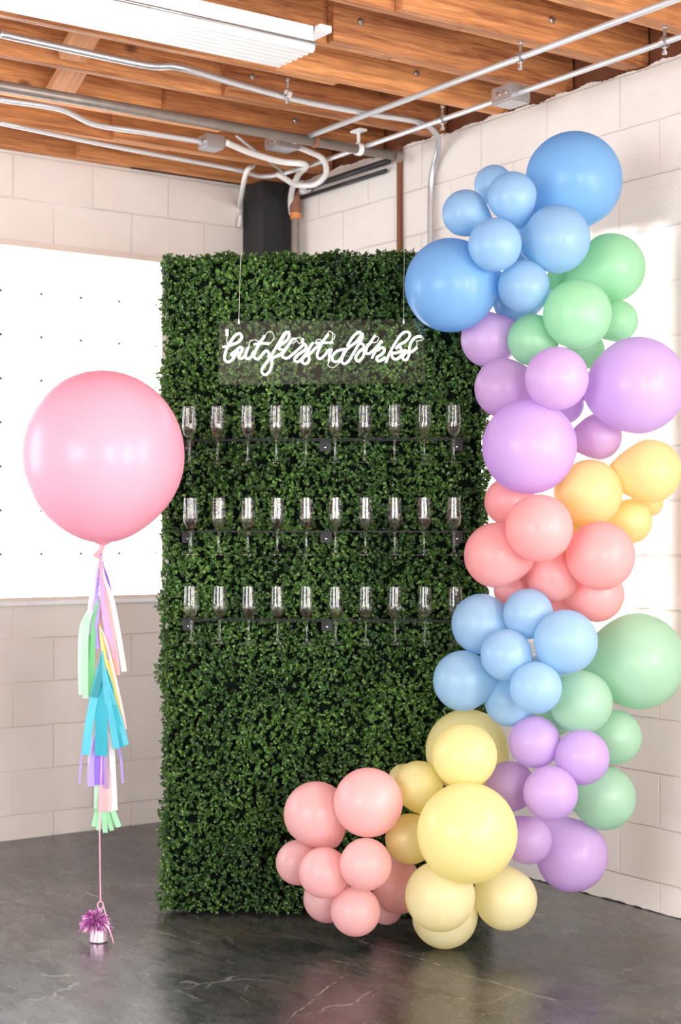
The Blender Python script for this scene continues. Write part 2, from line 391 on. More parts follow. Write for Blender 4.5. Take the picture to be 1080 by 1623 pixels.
# dark gap at the foot of the right wall
bm = BM(); pts = []
for i in range(200): pts.append(bm.verts.new((i*.022, -.003-random.uniform(0, .006), .0012)))
b0 = [bm.verts.new((i*.022, .0, .0012)) for i in range(200)]; b1 = [bm.verts.new((i*.022, -.002, random.uniform(.001, .006))) for i in range(200)]
for i in range(199): bm.faces.new((pts[i], pts[i+1], b0[i+1], b0[i])); bm.faces.new((b0[i], b0[i+1], b1[i+1], b1[i]))
tag(obj('trim_1', bm, M['black'], mw=ROOM), 'dark ragged joint between floor and right wall', 'trim', kind='structure')
tag(boxobj('ceiling', (-.2, 9.2, -7.4, .2, 3.462, 3.50), M['plank'], mw=ROOM), 'wooden roof planks above the joists', 'ceiling', kind='structure')
tag(boxobj('trim_2', (-.2, 9.2, .06, .2, H, 3.462), M['strip'], mw=ROOM), 'rim board above the right wall, coloured dark for the shade between joists', 'trim', kind='structure')  # dark wood stands in for the deep shadow between the joists
tag(boxobj('trim_3', (-.2, -.06, -7.2, .2, H, 3.462), M['strip'], mw=ROOM), 'dark rim board above the left wall', 'trim', kind='structure')
# glass block window
XW = -.055
bm = BM()
for i in range(9):
    for k in range(8):
        y0 = -(WU0+.2032*i); z0 = WZ0+.2032*k
        box(bm, XW-.075, XW, y0-.2032+.0015, y0-.0015, z0+.0015, z0+.2032-.0015)
win = tag(obj('window_1', bm, M['pane'], mw=ROOM), 'bright glass block window in left wall', 'window', kind='structure')
bm = BM()
for i in range(1, 9): y = -(WU0+.2032*i); box(bm, XW-.03, XW-.02, y-.0014, y+.0014, WZ0, WZ1)
for k in range(1, 8): z = WZ0+.2032*k; box(bm, XW-.03, XW-.02, -WU1, -WU0, z-.0014, z+.0014)
g = obj('mortar_grid', bm, M['mortar'], win)
bm = BM()
for i in range(0, 10):
    for k in range(0, 9):
        y = -(WU0+.2032*i); z = WZ0+.2032*k
        box(bm, XW-.001, XW+.004, y-.0035, y+.0035, max(WZ0, z-.008), min(WZ1, z+.008)); box(bm, XW-.001, XW+.004, max(-WU1, y-.008), min(-WU0, y+.008), max(WZ0, z-.0035), min(WZ1, z+.0035))
obj('spacer_dots', bm, M['spacer'], win)
boxobj('window_sill', (-.054, .012, -WU1, -WU0, WZ0-.012, WZ0+.004), M['sill'], win)
boxobj('window_ledge', (.0, .020, -WU1-.05, -WU0+.05, WZ0-.032, WZ0-.0125), M['litedge'], win)
boxobj('window_lintel', (-.054, .010, -WU1-.05, -WU0+.05, WZ1-.004, WZ1+.026), M['sill'], win)

# ------------------------------------------------------------------ joists
JV = [.03, .44, .86, 1.32, 1.74, 2.12, 2.53, 2.94, 3.35, 3.76, 4.17, 4.58]
ORD = ['nearest the left wall', 'second from the left wall', 'third from the left wall', 'fourth from the left wall',
       'fifth from the left wall, just behind the light fixture', 'sixth from the left wall, above the light fixture', 'seventh from the left wall', 'eighth from the left wall',
       'ninth from the left wall, at the top right corner', 'tenth from the left wall', 'eleventh from the left wall', 'twelfth from the left wall']
for i, v in enumerate(JV):
    t = empty('ceiling_joist', ROOM @ T(v, 0, H), 'orange brown lapped wooden ceiling joist, '+ORD[i], 'joist', 'ceiling joists')
    lap = 1.10+random.uniform(-.04, .06)
    boxobj('board', (.001, .040, -lap, .05, .0, .29), M['joist'], t, bev=.002)
    boxobj('board', (-.040, -.001, -5.9, -lap+.30, .001, .29), M['joist'], t, bev=.002)
    if i % 2 == 1 or i > 4: boxobj('board', (-.040, -.001, -lap+.305, .05, .004, .29), M['joist'], t, bev=.002)
    if 1 < i < 9:
        for (u, z) in ((lap-.12, .09), (lap-.42, .17)) if i % 2 else ((lap-.2, .15), (.45, .09)):
            bm = BM(); lathe(bm, [(0, 0), (.014, 0), (.014, .003), (.009, .004), (.009, .011), (0, .012)], 12, T(.0405, -u, z) @ Matrix.Rotation(PI/2, 4, 'Y'))
            obj('bolt', bm, M['chrome'], t, smooth=False)
for a, b, uu, lab in ((1.70, 1.361, 1.76, 'rough diagonal wood brace between joists just left of the light fixture'), (1.28, .901, 1.60, 'rough diagonal wood brace further from the light fixture')):
    L = math.hypot(b-a, .19); ang = math.atan2(.19, a-b)
    o = boxobj('wood_brace', (-L/2, L/2, -.055, .055, -.018, .018), M['brace'], mw=ROOM @ T((a+b)/2, -uu, H+.12) @ Matrix.Rotation(-ang, 4, 'Y'), bev=.003)
    tag(o, lab, 'brace', 'diagonal braces')

# ------------------------------------------------------------------ fluorescent fixture
t = empty('strip_light', ROOM @ T(2.14, -1.27, 3.06), 'long white ribbed fluorescent ceiling light, under the joists', 'ceiling light')
boxobj('housing', (-.115, .115, -1.26, -.005, .055, .108), M['white'], t, bev=.004)
bm = BM()
for k in range(7): x = -.104+k*.0347; tube(bm, [(x, -1.26, .035), (x, .0, .035)], .0172, 12)
obj('ribbed_diffuser', bm, M['ribbed'], t, smooth=True)
boxobj('side_panel', (.117, .123, -1.26, -.01, .03, .105), M['white'], t)
bm = BM(); tube(bm, [(.129, -1.26, .045), (.129, .0, .045)], .006, 8); obj('edge_rail', bm, M['chrome'], t, smooth=True)
boxobj('mounting_plate', (-.05, .15, .0, .05, .085, .109), M['white'], t, bev=.002)
bm = BM(); lathe(bm, [(0, 0), (.045, 0), (.045, .05), (.02, .06), (.02, .1), (0, .1)], 16, T(.17, -.55, .09)); obj('hanger_cap', bm, M['blackmetal'], t, smooth=False)

# ------------------------------------------------------------------ conduits and pipes (room coordinates: v, u, z)
def pipe(name, pts, r, mat, label, cat='pipe', sm=6, seg=12, group=None, rib=0, step=None):
    P = [Vector((v, -u, z)) for v, u, z in pts]; P = smooth_path(P, sm) if sm else P
    if step: P = dense(P, step)
    bm = BM(); tube(bm, P, r, seg, rib)
    return tag(obj(name, bm, mat, mw=ROOM, smooth=True), label, cat, group)
def onz(px, py, z):
    d = (z-CAMZ)*F/(HY-py); x = (px-540)/F*d; q = ROOM.inverted() @ Vector((x, d, z)); return (q.x, -q.y, z)
def onp(px, py, d):
    q = ROOM.inverted() @ Vector(((px-540)/F*d, d, CAMZ-(py-HY)/F*d)); return (q.x, -q.y, q.z)
def clamp(parent_mw, v, u, z, axis='v', label='', tall=.03):
    t = empty('conduit_clamp', ROOM @ T(v, -u, z), label, 'clamp', 'conduit clamps')
    bm = BM(); A = Matrix.Rotation(PI/2, 4, 'Y') if axis == 'v' else Matrix.Rotation(PI/2, 4, 'X')
    lathe(bm, [(.0145, -.009), (.020, -.009), (.020, .009), (.0145, .009), (.0145, -.009)], 16, A, cap=False); obj('band', bm, M['chrome'], t, smooth=False)
    bm = BM(); lathe(bm, [(0, 0), (.006, 0), (.006, tall), (.010, tall), (.010, tall+.008), (0, tall+.008)], 8, T(0, 0, .019)); obj('screw', bm, M['chrome'], t)
    bm = BM(); lathe(bm, [(0, -.042), (.009, -.042), (.009, -.033), (.005, -.033), (.005, -.019), (0, -.019)], 8); obj('bolt', bm, M['chrome'], t)
    return t
pipe('conduit', [(1.12, .60, 3.10), (3.0, .60, 3.10), (4.4, .60, 3.10)], .0115, M['whitepipe'], 'straight pale steel conduit crossing all the joists, upper of two towards top right corner', 'conduit', 0, group='straight conduits')
pipe('conduit', [onz(0, 195, 3.10), onz(180, 232, 3.10), onz(370, 268, 3.10), (.50, .44, 3.10), (.49, .36, 3.10), (.62, .31, 3.10), (1.0, .30, 3.10), (1.97, .305, 3.10), (3.2, .31, 3.10), (4.4, .31, 3.10)], .0105, M['whitepipe'],
     'pale steel conduit running under left wall top then turning along right wall', 'conduit', 5, group='straight conduits')
t = empty('pipe', ROOM @ T(1.22, 0, 3.085), 'thick dull grey pipe hung under the joists, capped at right end', 'pipe')
bm = BM(); tube(bm, [(0, -.135, 0), (0, -3.2, 0)], .021, 16); obj('pipe_run', bm, M['oldpipe'], t, smooth=True)
bm = BM(); lathe(bm, [(0, 0), (.027, 0), (.027, .035), (0, .035)], 16, T(0, -.1, 0) @ Matrix.Rotation(PI/2, 4, 'X')); obj('end_cap', bm, M['oldpipe'], t)
bm = BM(); lathe(bm, [(.0215, 0), (.026, 0), (.026, .02), (.0215, .02)], 16, T(0, -.55, 0) @ Matrix.Rotation(PI/2, 4, 'X')); obj('coupling', bm, M['rust'], t)
A1 = [onz(0, 54, 3.12), onz(120, 80, 3.12), onz(235, 104, 3.12), onz(285, 107, 3.12), onz(380, 134, 3.12), onz(480, 160, 3.12), onz(600, 182, 3.12)]
A1 += [(1.62, .30, 3.12), (1.50, .12, 3.12), (1.40, .035, 3.07), (1.345, .022, 2.98), (1.335, .022, 2.8), (1.335, .022, 2.3)]
pipe('conduit', A1, .0135, M['galv'], 'galvanised conduit passing the wood brace then bending down right wall', 'conduit', 6)
pipe('conduit', [onz(0, 158, 3.08), onz(95, 173, 3.08), onz(150, 197, 3.08), onz(230, 210, 3.08), onz(322, 225, 3.08)], .0115, M['whitepipe'], 'pale conduit entering the left metal junction box', 'conduit', 6)
def jbox(v, u, z, sx, sy, sz, label):
    t = empty('junction_box', ROOM @ T(v, -u, z), label, 'junction box', 'metal junction boxes')
    boxobj('box_body', (-sx/2, sx/2, -sy/2, sy/2, -sz/2, sz/2), M['galv'], t, bev=.003)
    boxobj('cover_plate', (-sx/2+.003, sx/2-.003, -sy/2+.003, sy/2-.003, -sz/2-.003, -sz/2-.0005), M['galv'], t)
    for dz in (-.018, .018):
        bm = BM(); lathe(bm, [(0, 0), (.011, 0), (.011, .003), (0, .004)], 12, T(dz, -sy/2, .0) @ Matrix.Rotation(PI/2, 4, 'X')); obj('knockout', bm, M['chrome'], t)
jv, ju, _ = onz(783, 146, 3.10)
jbox(jv, .305, 3.10, .115, .10, .062, 'square galvanised junction box on the lower conduit near right wall')
jv, ju, _ = onz(335, 226, 3.08)
jbox(jv, ju, 3.08, .085, .085, .055, 'small metal junction box at the end of the left conduit')
jv2, ju2, _ = onz(448, 232, 3.12)
jbox(jv2, ju2, 3.13, .11, .12, .045, 'flat metal junction box behind the thick grey pipe')
pipe('flexible_conduit', [(jv+.04, ju-.05, 3.08), onz(400, 243, 3.08), onz(445, 256, 3.075), onz(484, 261, 3.07), onp(474, 276, 7.40), onp(466, 292, 7.50), onp(462, 308, 7.60), onp(461, 325, 7.66), onp(463, 340, 7.68)], .0135, M['flex'],
     'ribbed white flexible conduit curving down beside the black column', 'conduit', 8, 12, rib=.10, step=.008)
pipe('flexible_conduit', [(jv2+.03, ju2-.06, 3.12), onz(490, 240, 3.11), onz(512, 252, 3.09), onz(517, 275, 3.07), onz(500, 292, 3.05), onz(470, 293, 3.05), onz(452, 283, 3.06), onz(440, 276, 3.07)], .0125, M['flex'],
     'looped white flexible conduit hanging from the flat junction box', 'conduit', 8, 12, rib=.10, step=.008)
pipe('flexible_conduit', [onz(402, 262, 3.13), onz(390, 275, 3.08), (.045, .215, 3.06), (.030, .205, 3.0), (.028, .21, 2.95)], .011, M['flex'], 'white flexible conduit dropping down left wall beside black column', 'conduit', 8, 12, rib=.1, step=.008)
pipe('hanger_rod', [onz(375, 215, 3.14), onz(450, 274, 3.06)], .006, M['galv'], 'thin slanting grey rod under the joists near the column', 'rod', 0, 8)
# T hanger carrying the thick pipe
t = empty('pipe_hanger', ROOM @ T(1.22, -.33, 3.085), 'white T shaped hanger strap holding the thick grey pipe', 'hanger')
boxobj('plate', (-.035, .035, -.02, .02, .075, .084), M['white'], t); boxobj('stem', (-.005, .005, -.005, .005, .024, .075), M['white'], t)
bm = BM(); lathe(bm, [(.0215, -.012), (.027, -.012), (.027, .012), (.0215, .012), (.0215, -.012)], 20, Matrix.Rotation(PI/2, 4, 'X'), cap=False); obj('ring', bm, M['white'], t)
for px, py, uu, lab in ((830, 92, .60, 'bright clamp on the upper conduit above the blue balloons'), (680, 185, .305, 'bright clamp on the lower conduit left of the square junction box'), (1036, 62, .31, 'bright clamp on the lower conduit near the right edge'), (456, 148, None, 'bright clamp on the galvanised conduit under the light fixture')):
    v, u, z = onz(px, py, 3.10 if uu else 3.12)
    clamp(None, v, uu if uu else u, z, 'v' if uu else 'u', lab)
pipe('pipe', [(.30, .045, 3.105), (1.06, .045, 3.105)], .0135, M['blackpipe'], 'upper black pipe running along the top of right wall', 'pipe', 0, group='black wall pipes')
pipe('pipe', [(.30, .030, 3.070), (1.02, .030, 3.070)], .010, M['blackpipe'], 'thinner black pipe just below the other along right wall', 'pipe', 0, group='black wall pipes')
t = empty('rusty_pipe', ROOM @ T(.300, -.05, 0), 'rusty vertical iron pipe with fittings beside the black column', 'pipe')
for nm, pr, mt in (('pipe_run', [(0, 1.2), (.020, 1.2), (.020, 3.02), (0, 3.02)], 'oldpipe'), ('tee_fitting', [(0, 3.0), (.028, 3.0), (.030, 3.02), (.026, 3.04), (.026, 3.12), (0, 3.13)], 'rust'),
                   ('orange_band', [(.0205, 2.965), (.027, 2.965), (.027, 2.995), (.0205, 2.995)], 'copper'), ('union_nut', [(.0205, 2.58), (.030, 2.58), (.036, 2.61), (.036, 2.66), (.030, 2.69), (.0205, 2.69)], 'rust'), ('lower_band', [(.0205, 2.70), (.029, 2.70), (.029, 2.74), (.0205, 2.74)], 'copper')):
    bm = BM(); lathe(bm, pr, 16); obj(nm, bm, M[mt], t)
bm = BM(); tube(bm, [(.02, 0, 3.095), (.06, .0, 3.10)], .022, 12); obj('side_outlet', bm, M['rust'], t)
bm = BM(); tube(bm, [(.062, .003, 3.10), (.10, .003, 3.10)], .024, 12); obj('pale_collar', bm, M['flex'], t)
tag(boxobj('corner_column', (.002, .194, -.171, -.002, 0, H-.006), M['black'], mw=ROOM), 'matt black square column in the room corner behind the hedge', 'column')
tag(boxobj('wood_strip', (1.087, 1.109, -.020, -.001, 0, H+.0), M['strip'], mw=ROOM), 'thin reddish brown vertical strip on right wall', 'strip')
# ------------------------------------------------------------------ hedge wall (local frame: x along the wall, -y to the viewer)
HEDGE = T(-.064, 5.685, 0) @ Matrix.Rotation(math.radians(-5), 4, 'Z')
HI = HEDGE.inverted()
def hp(px, py, yoff):
    """point on the plane local y = yoff of the hedge seen at a pixel, in hedge coordinates"""
    o = HI @ Vector((0, 0, CAMZ)); d = HI.to_3x3() @ Vector(((px-540)/F, 1, -(py-HY)/F)); k = (yoff-o.y)/d.y; return o+d*k
hedge = empty('hedge_wall', HEDGE, 'tall rectangular artificial boxwood hedge wall holding the glasses', 'hedge wall')
HW, HT = .600, 2.425
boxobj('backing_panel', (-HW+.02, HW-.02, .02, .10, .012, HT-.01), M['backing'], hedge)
boxobj('stand_frame', (-HW+.06, HW-.06, .10, .16, .0, .05), M['blackmetal'], hedge)
def foliage():
    pos = []; nor = []
    def put(n, f, nn):
        p = f(n); pos.append(p); nor.append(np.tile(np.array(nn, float), (len(p), 1)))
    n1 = 19500
    xs = rng.uniform(-HW, HW, n1); zs = rng.uniform(.015, HT, n1)
    relief = .010*np.sin(xs*17+np.sin(zs*9))*np.sin(zs*14+1.3*np.sin(xs*7))+.006*np.sin(xs*41)*np.sin(zs*37)
    ys = rng.uniform(-.012, .020, n1)-relief
    pos.append(np.stack([xs, ys, zs], 1)); nor.append(np.tile([0, -1, 0.15], (n1, 1)))
    for s in (-1, 1):
        n2 = 1500; z2 = rng.uniform(.01, HT, n2)
        e = .010*np.sin(z2*8)+.008*np.sin(z2*23)+.006*np.sin(z2*51)
        pos.append(np.stack([s*(HW-.010+e+rng.uniform(-.02, .012, n2)), rng.uniform(-.015, .10, n2), z2], 1)); nor.append(np.tile([s*1., -.5, .1], (n2, 1)))
    n3 = 1300; x3 = rng.uniform(-HW, HW, n3)
    pos.append(np.stack([x3, rng.uniform(-.015, .10, n3), HT+rng.uniform(-.018, .014, n3)+.006*np.sin(x3*30)], 1)); nor.append(np.tile([0, -.4, 1], (n3, 1)))
    P = np.concatenate(pos); Nn = np.concatenate(nor); Nn += rng.normal(0, .38, Nn.shape); Nn /= np.linalg.norm(Nn, axis=1)[:, None]
    k = 6; n = len(P)
    a = rng.normal(0, 1, Nn.shape); t1 = np.cross(Nn, a); t1 /= np.linalg.norm(t1, axis=1)[:, None]; t2 = np.cross(Nn, t1)
    V = np.zeros((n, k, 6, 3)); 
    for j in range(k):
        inner = j < 2
        th = j*(2*PI/k)*(1 if not inner else 1)+rng.uniform(-.5, .5, n)
        rad = t1*np.cos(th)[:, None]+t2*np.sin(th)[:, None]
        tilt = rng.uniform(.15, .75, n) if not inner else rng.uniform(.7, 1.25, n)
        d = rad*np.cos(tilt)[:, None]+Nn*np.sin(tilt)[:, None]
        s = np.cross(Nn, rad); up = np.cross(d, s)
        up *= np.sign((up*Nn).sum(1))[:, None]
        L = rng.uniform(.0085, .0145, n)[:, None]; W = L*rng.uniform(.34, .42, n)[:, None]
        b = P+Nn*rng.uniform(-.004, .010, n)[:, None]
        cup = .22
        V[:, j, 0] = b
        V[:, j, 1] = b+d*L*.38+s*W*.85+up*L*cup*.7
        V[:, j, 2] = b+d*L*.76+s*W*.72+up*L*cup*.6
        V[:, j, 3] = b+d*L-up*L*.05
        V[:, j, 4] = b+d*L*.76-s*W*.72+up*L*cup*.6
        V[:, j, 5] = b+d*L*.38-s*W*.85+up*L*cup*.7
    nl = n*k; V = V.reshape(-1, 3); V[:, 2] = np.maximum(V[:, 2], .002)
    base = (np.arange(nl)*6)[:, None]
    Fq = np.concatenate([base+np.array([[0, 1, 2, 3]]), base+np.array([[0, 3, 4, 5]])], 1).reshape(-1)
    me = bpy.data.meshes.new('foliage'); me.vertices.add(len(V)); me.vertices.foreach_set('co', V.ravel().astype(np.float32))
    me.loops.add(len(Fq)); me.loops.foreach_set('vertex_index', Fq.astype(np.int32)); nf = len(Fq)//4
    me.polygons.add(nf); me.polygons.foreach_set('loop_start', (np.arange(nf)*4).astype(np.int32)); me.polygons.foreach_set('loop_total', np.full(nf, 4, np.int32))
    me.update(calc_edges=True); me.shade_smooth(); return me
fo = link('foliage', foliage(), M['leaf'], hedge)

# ------------------------------------------------------------------ shelves and flutes
def flute(): 
    g = {}
    bm = BM(); OUTP = [(.0005, .088), (.006, .0885), (.0125, .094), (.020, .106), (.0255, .122), (.0272, .138), (.0266, .155), (.0255, .180), (.0243, .2070)]
    INP = [(.0236, .2070), (.0248, .180), (.0259, .155), (.0264, .138), (.0247, .1225), (.0192, .1075), (.0114, .0975), (.0005, .0945)]
    sp = lambda L: [(max(0, q.x), q.y) for q in smooth_path([(x, y, 0) for x, y in L], 4)]
    lathe(bm, [(0, .088)]+sp(OUTP)+[(.0243, .2078), (.02425, .2086), (.02395, .2089), (.02365, .2086), (.0236, .2078)]+sp(INP)+[(0, .0945)], 40); g['bowl'] = bm
    bm = BM(); lathe(bm, [(0, .012), (.0075, .0121), (.0050, .018), (.0036, .032), (.0034, .060), (.0048, .078), (.0070, .0875), (0, .0878)], 20); g['stem'] = bm
    bm = BM(); lathe(bm, [(0, 0), (.032, 0), (.033, .0015), (.030, .003), (.016, .007), (.0085, .0115), (0, .0119)], 32); g['foot'] = bm
    bm = BM(); lathe(bm, [(0, .0949), (.0107, .0980), (.0186, .1079), (.0225, .1155), (.0243, .1228), (.0253, .1300), (.0259, .1368), (.02595, .1378), (.0259, .1382), (.0255, .1382), (.01, .1380), (0, .1380)], 32); g['drink'] = bm
    out = {}
    for k, b in g.items():
        me = bpy.data.meshes.new(k); outward(b); b.to_mesh(me); b.free(); me.shade_smooth(); me.materials.append({'drink': M['wine'], 'bowl': M['thin'], 'foot': M['footglass']}.get(k, M['glass'])); out[k] = me
    return out
FL = flute()
YG = -.085      # glass axis distance in front of the hedge
rows = [(734, 692, 'top'), (880, 838, 'middle'), (1021, 979, 'bottom')]
gx = [[300, 345, 392.5, 438, 485, 531.5, 578.5, 625.5, 673, 719.5], [302, 347, 393, 439.5, 486, 532, 579.5, 626, 672.5, 720], [303, 348.5, 394.5, 440, 486.5, 532.5, 580, 626.5, 674, 722]]
nth = ['first', 'second', 'third', 'fourth', 'fifth', 'sixth', 'seventh', 'eighth', 'ninth', 'tenth']
proto = None
for ri, (yf, ys_, rn) in enumerate(rows):
    centers = [hp(x, yf, YG) for x in gx[ri]]
    zf = sum(c.z for c in centers)/10; zs = zf+.0895
    x0, x1 = centers[0].x-.045, centers[-1].x+.05
    sh = empty('glass_shelf', HEDGE @ T(0, 0, zs), {'top': 'clear slotted acrylic shelf, highest of three on the hedge', 'middle': 'clear slotted acrylic shelf, middle of three on the hedge', 'bottom': 'clear slotted acrylic shelf, lowest of three on the hedge'}[rn], 'shelf', 'acrylic shelves on the hedge')
    # comb shaped plate: a slot reaches in from the front for each stem
    pts = [(x0, -.030), (x0, -.135)]
    for c in centers: pts += [(c.x-.0105, -.135), (c.x-.0105, YG+.012), (c.x+.0105, YG+.012), (c.x+.0105, -.135)]
    pts += [(x1, -.135), (x1, -.030)]
    bm = BM(); f = bm.faces.new([bm.verts.new((x, y, -.006)) for x, y in pts]); r = bmesh.ops.extrude_face_region(bm, geom=[f])
    for e in r['geom']:
        if isinstance(e, bmesh.types.BMVert): e.co.z = -.002
    bmesh.ops.triangulate(bm, faces=bm.faces[:]); obj('plate', bm, M['shelfac'], sh)
    boxobj('back_rail', (x0, x1, -.034, -.0302, -.0068, -.0012), M['blackmetal'], sh)
    bm = BM(); xs = [x0]+[q for c in centers for q in (c.x-.0105, c.x+.0105)]+[x1]
    for a, b in zip(xs[::2], xs[1::2]): box(bm, a, b, -.1365, -.1352, -.0048, -.0030)
    obj('front_edge', bm, M['blackmetal'], sh)
    for bx in (x0+.004, (x0+x1)/2-.01, x1-.06):
        br = boxobj('bracket', (bx-.0, bx+.042, -.036, -.033, -.045, -.007), M['blackmetal'], sh, bev=.0008)
        bm = BM(); lathe(bm, [(0, 0), (.0035, 0), (.0028, .0015), (0, .002)], 12, T(bx+.021, -.0362, -.030) @ Matrix.Rotation(PI/2, 4, 'X')); obj('screw', bm, M['chrome'], br)
    for i, c in enumerate(centers):
        lab = f'champagne flute half full of clear drink, {nth[i]} from the left on the {rn} shelf'
        e = empty('champagne_flute', HEDGE @ T(c.x, YG, zf) @ Matrix.Rotation(random.uniform(0, 6), 4, 'Z'), lab, 'champagne glass', 'champagne flutes on the hedge shelves')
        for k in ('bowl', 'stem', 'foot', 'drink'): link(k, FL[k], None, e)

# ------------------------------------------------------------------ neon sign
YS = -.075
sign = empty('neon_sign', HEDGE @ T(0, YS, 0), 'lit white neon sign reading but first drinks on clear acrylic', 'neon sign')
a = hp(346, 509, YS); b = hp(675, 607, YS)
boxobj('acrylic_panel', (a.x, b.x, .008, .013, b.z, a.z), M['acrylic'], sign)
strokes = {0: [[(80,345),(190,315),(310,270),(375,195),(345,132),(275,160),(205,255),(150,350),(115,450),(108,530),(155,575),(225,540),(280,460),(320,400)],
               [(235,485),(215,455),(265,415),(340,352),(388,365),(355,440),(325,495),(365,522),(425,470),(470,360)], [(480,345),(440,430),(435,505),(485,525),(540,470),(570,400)],
               [(730,170),(660,275),(600,380),(568,470),(590,525),(650,510),(715,430),(765,400),(800,450),(790,500)], [(565,305),(660,285),(800,290)],
               [(1120,110),(1040,130),(970,250),(880,400),(800,530),(700,670),(690,740),(740,775),(800,730),(840,640),(855,520),(960,470),(1050,400)]],
     85: [[(100,340),(190,190),(240,110),(282,140),(250,230),(130,325),(125,375),(190,385)], [(390,215),(330,225),(270,310),(180,440),(185,500),(250,515),(330,460),(430,370),(500,305)],
          [(500,215),(485,265),(545,325),(520,390),(440,445),(370,515),(372,560),(420,572),(490,510),(560,420),(640,280)], [(650,275),(600,350),(575,440),(592,540),(540,603),(480,575),(505,500),(600,450),(700,350),(790,290)],
          [(890,140),(800,265),(725,420),(722,500),(770,525),(850,450),(895,392),(940,385),(912,450),(900,565)], [(690,285),(820,275),(960,275)], [(10,520),(130,460),(180,440)]],
     165: [[(370,375),(250,400),(172,475),(172,550),(230,572),(300,520),(350,420)], [(395,330),(480,195),(570,108),(618,150),(540,260),(400,370),(338,475),(310,560),(350,602),(420,560),(500,430),(570,310),(632,200),(640,130)],
           [(575,265),(650,310),(665,400),(640,500),(570,565),(528,510),(570,430),(650,360)], [(830,165),(760,270),(705,350),(690,430),(740,445),(830,370),(935,245)], [(930,250),(860,370),(780,520)], [(870,400),(930,350),(980,385),(940,450),(860,505),(880,562),(950,540),(995,505)]],
     245: [[(215,580),(270,450),(350,300),(450,150),(540,105),(590,150),(540,240),(420,310),(370,370)], [(375,350),(440,342),(450,400),(380,435),(320,440),(318,505),(370,532),(440,490),(500,395)],
           [(500,390),(540,412),(490,470),(480,522),(530,545),(572,480),(580,380),(605,270),(680,190),(770,180)], [(560,450),(640,400),(700,350)]]}
wires = {0: [[(490,340),(500,260),(570,230),(640,255)], [(735,170),(790,105),(850,115),(880,190),(840,260),(810,290)], [(150,290),(140,220),(155,160)]],
         85: [[(390,215),(440,190),(500,215)], [(890,140),(900,95),(950,120),(960,200),(930,260)], [(930,110),(990,150),(980,210),(940,250)], [(900,565),(885,630),(950,665),(1020,630),(1075,570)], [(690,270),(720,225),(790,240)], [(330,290),(400,250),(430,290),(470,260)]],
         165: [[(830,165),(890,200),(850,265),(760,280),(690,300)], [(930,240),(950,270),(920,290)]], 245: [[(770,180),(800,210),(760,240),(690,250)], [(690,240),(700,290),(690,340)]]}
bm = BM()
for dx, ss in strokes.items():
    for st in ss:
        tube(bm, smooth_path([hp(345+dx+x/9.82, 515+y/9.82, YS)-Vector((0, YS, 0)) for x, y in st], 5), .0034, 8)
obj('neon_tube', bm, M['neon'], sign, smooth=True)
bm = BM()
for dx, ss in wires.items():
    for st in ss:
        tube(bm, smooth_path([hp(345+dx+x/9.82, 515+y/9.82, YS)-Vector((0, YS-.002, 0)) for x, y in st], 5), .0012, 6)
obj('tube_leads', bm, M['neonwire'], sign, smooth=True)
for px in (378, 640):
    p = hp(px, 512, YS); bm = BM(); tube(bm, [(p.x, .0105, p.z+.006), (p.x, .05, HT+.02-.04), (p.x, .07, HT+.02)], .0008, 6); obj('hanging_wire', bm, M['neonwire'], sign)
    bm = BM(); lathe(bm, [(0, 0), (.003, 0), (.004, .006), (.002, .018), (0, .018)], 10, T(p.x, .0105, p.z-.002)); obj('wire_clip', bm, M['white'], sign)
p = hp(360, 527, YS); boxobj('cable_joint', (p.x-.005, p.x+.005, -.004, .006, p.z-.012, p.z+.012), M['white'], sign, bev=.001)

# ------------------------------------------------------------------ balloon garland
def balloon_mesh(name, nsub=40, taper=.12, mouth=False):
    bm = BM(); prof = []
    for i in range(nsub+1):
        th = PI*i/nsub; z = math.cos(th); r = math.sin(th)
        if z < 0: z = z*(1+taper*(-z)**2); r *= 1-(.06+taper*.3)*(-math.cos(th))**1.5
        prof.append((max(r, 0), z))
    prof = prof[:-2]+[(.055, prof[-2][1]-.045), (.038, prof[-2][1]-.085)]
    if mouth: prof += [(.040, prof[-1][1]-.03), (.075, prof[-1][1]-.075), (.070, prof[-1][1]-.085)]
    lathe(bm, prof, 56); me = bpy.data.meshes.new(name); bmesh.ops.recalc_face_normals(bm, faces=bm.faces[:]); bm.to_mesh(me); bm.free(); me.shade_smooth(); return me
BMESH = {k: balloon_mesh('balloon') for k in ('B3', 'V3', 'B', 'B2', 'M', 'M2', 'V', 'V2', 'Y', 'Y2', 'Y3', 'C', 'P')}
BTAP = {k: balloon_mesh('balloon', taper=.38) for k in BMESH}
for k in BMESH: BMESH[k].materials.append(LAT[k]); BTAP[k].materials.append(LAT[k])
SP = [(835,395),(865,500),(890,640),(905,760),(880,890),(865,1010),(870,1110),(850,1220),(740,1330),(640,1370),(550,1365)]
SPD = [(x, y) for a, b in zip(SP, SP[1:]) for x, y in [(a[0]+(b[0]-a[0])*k/8, a[1]+(b[1]-a[1])*k/8) for k in range(8)]]+[SP[-1]]
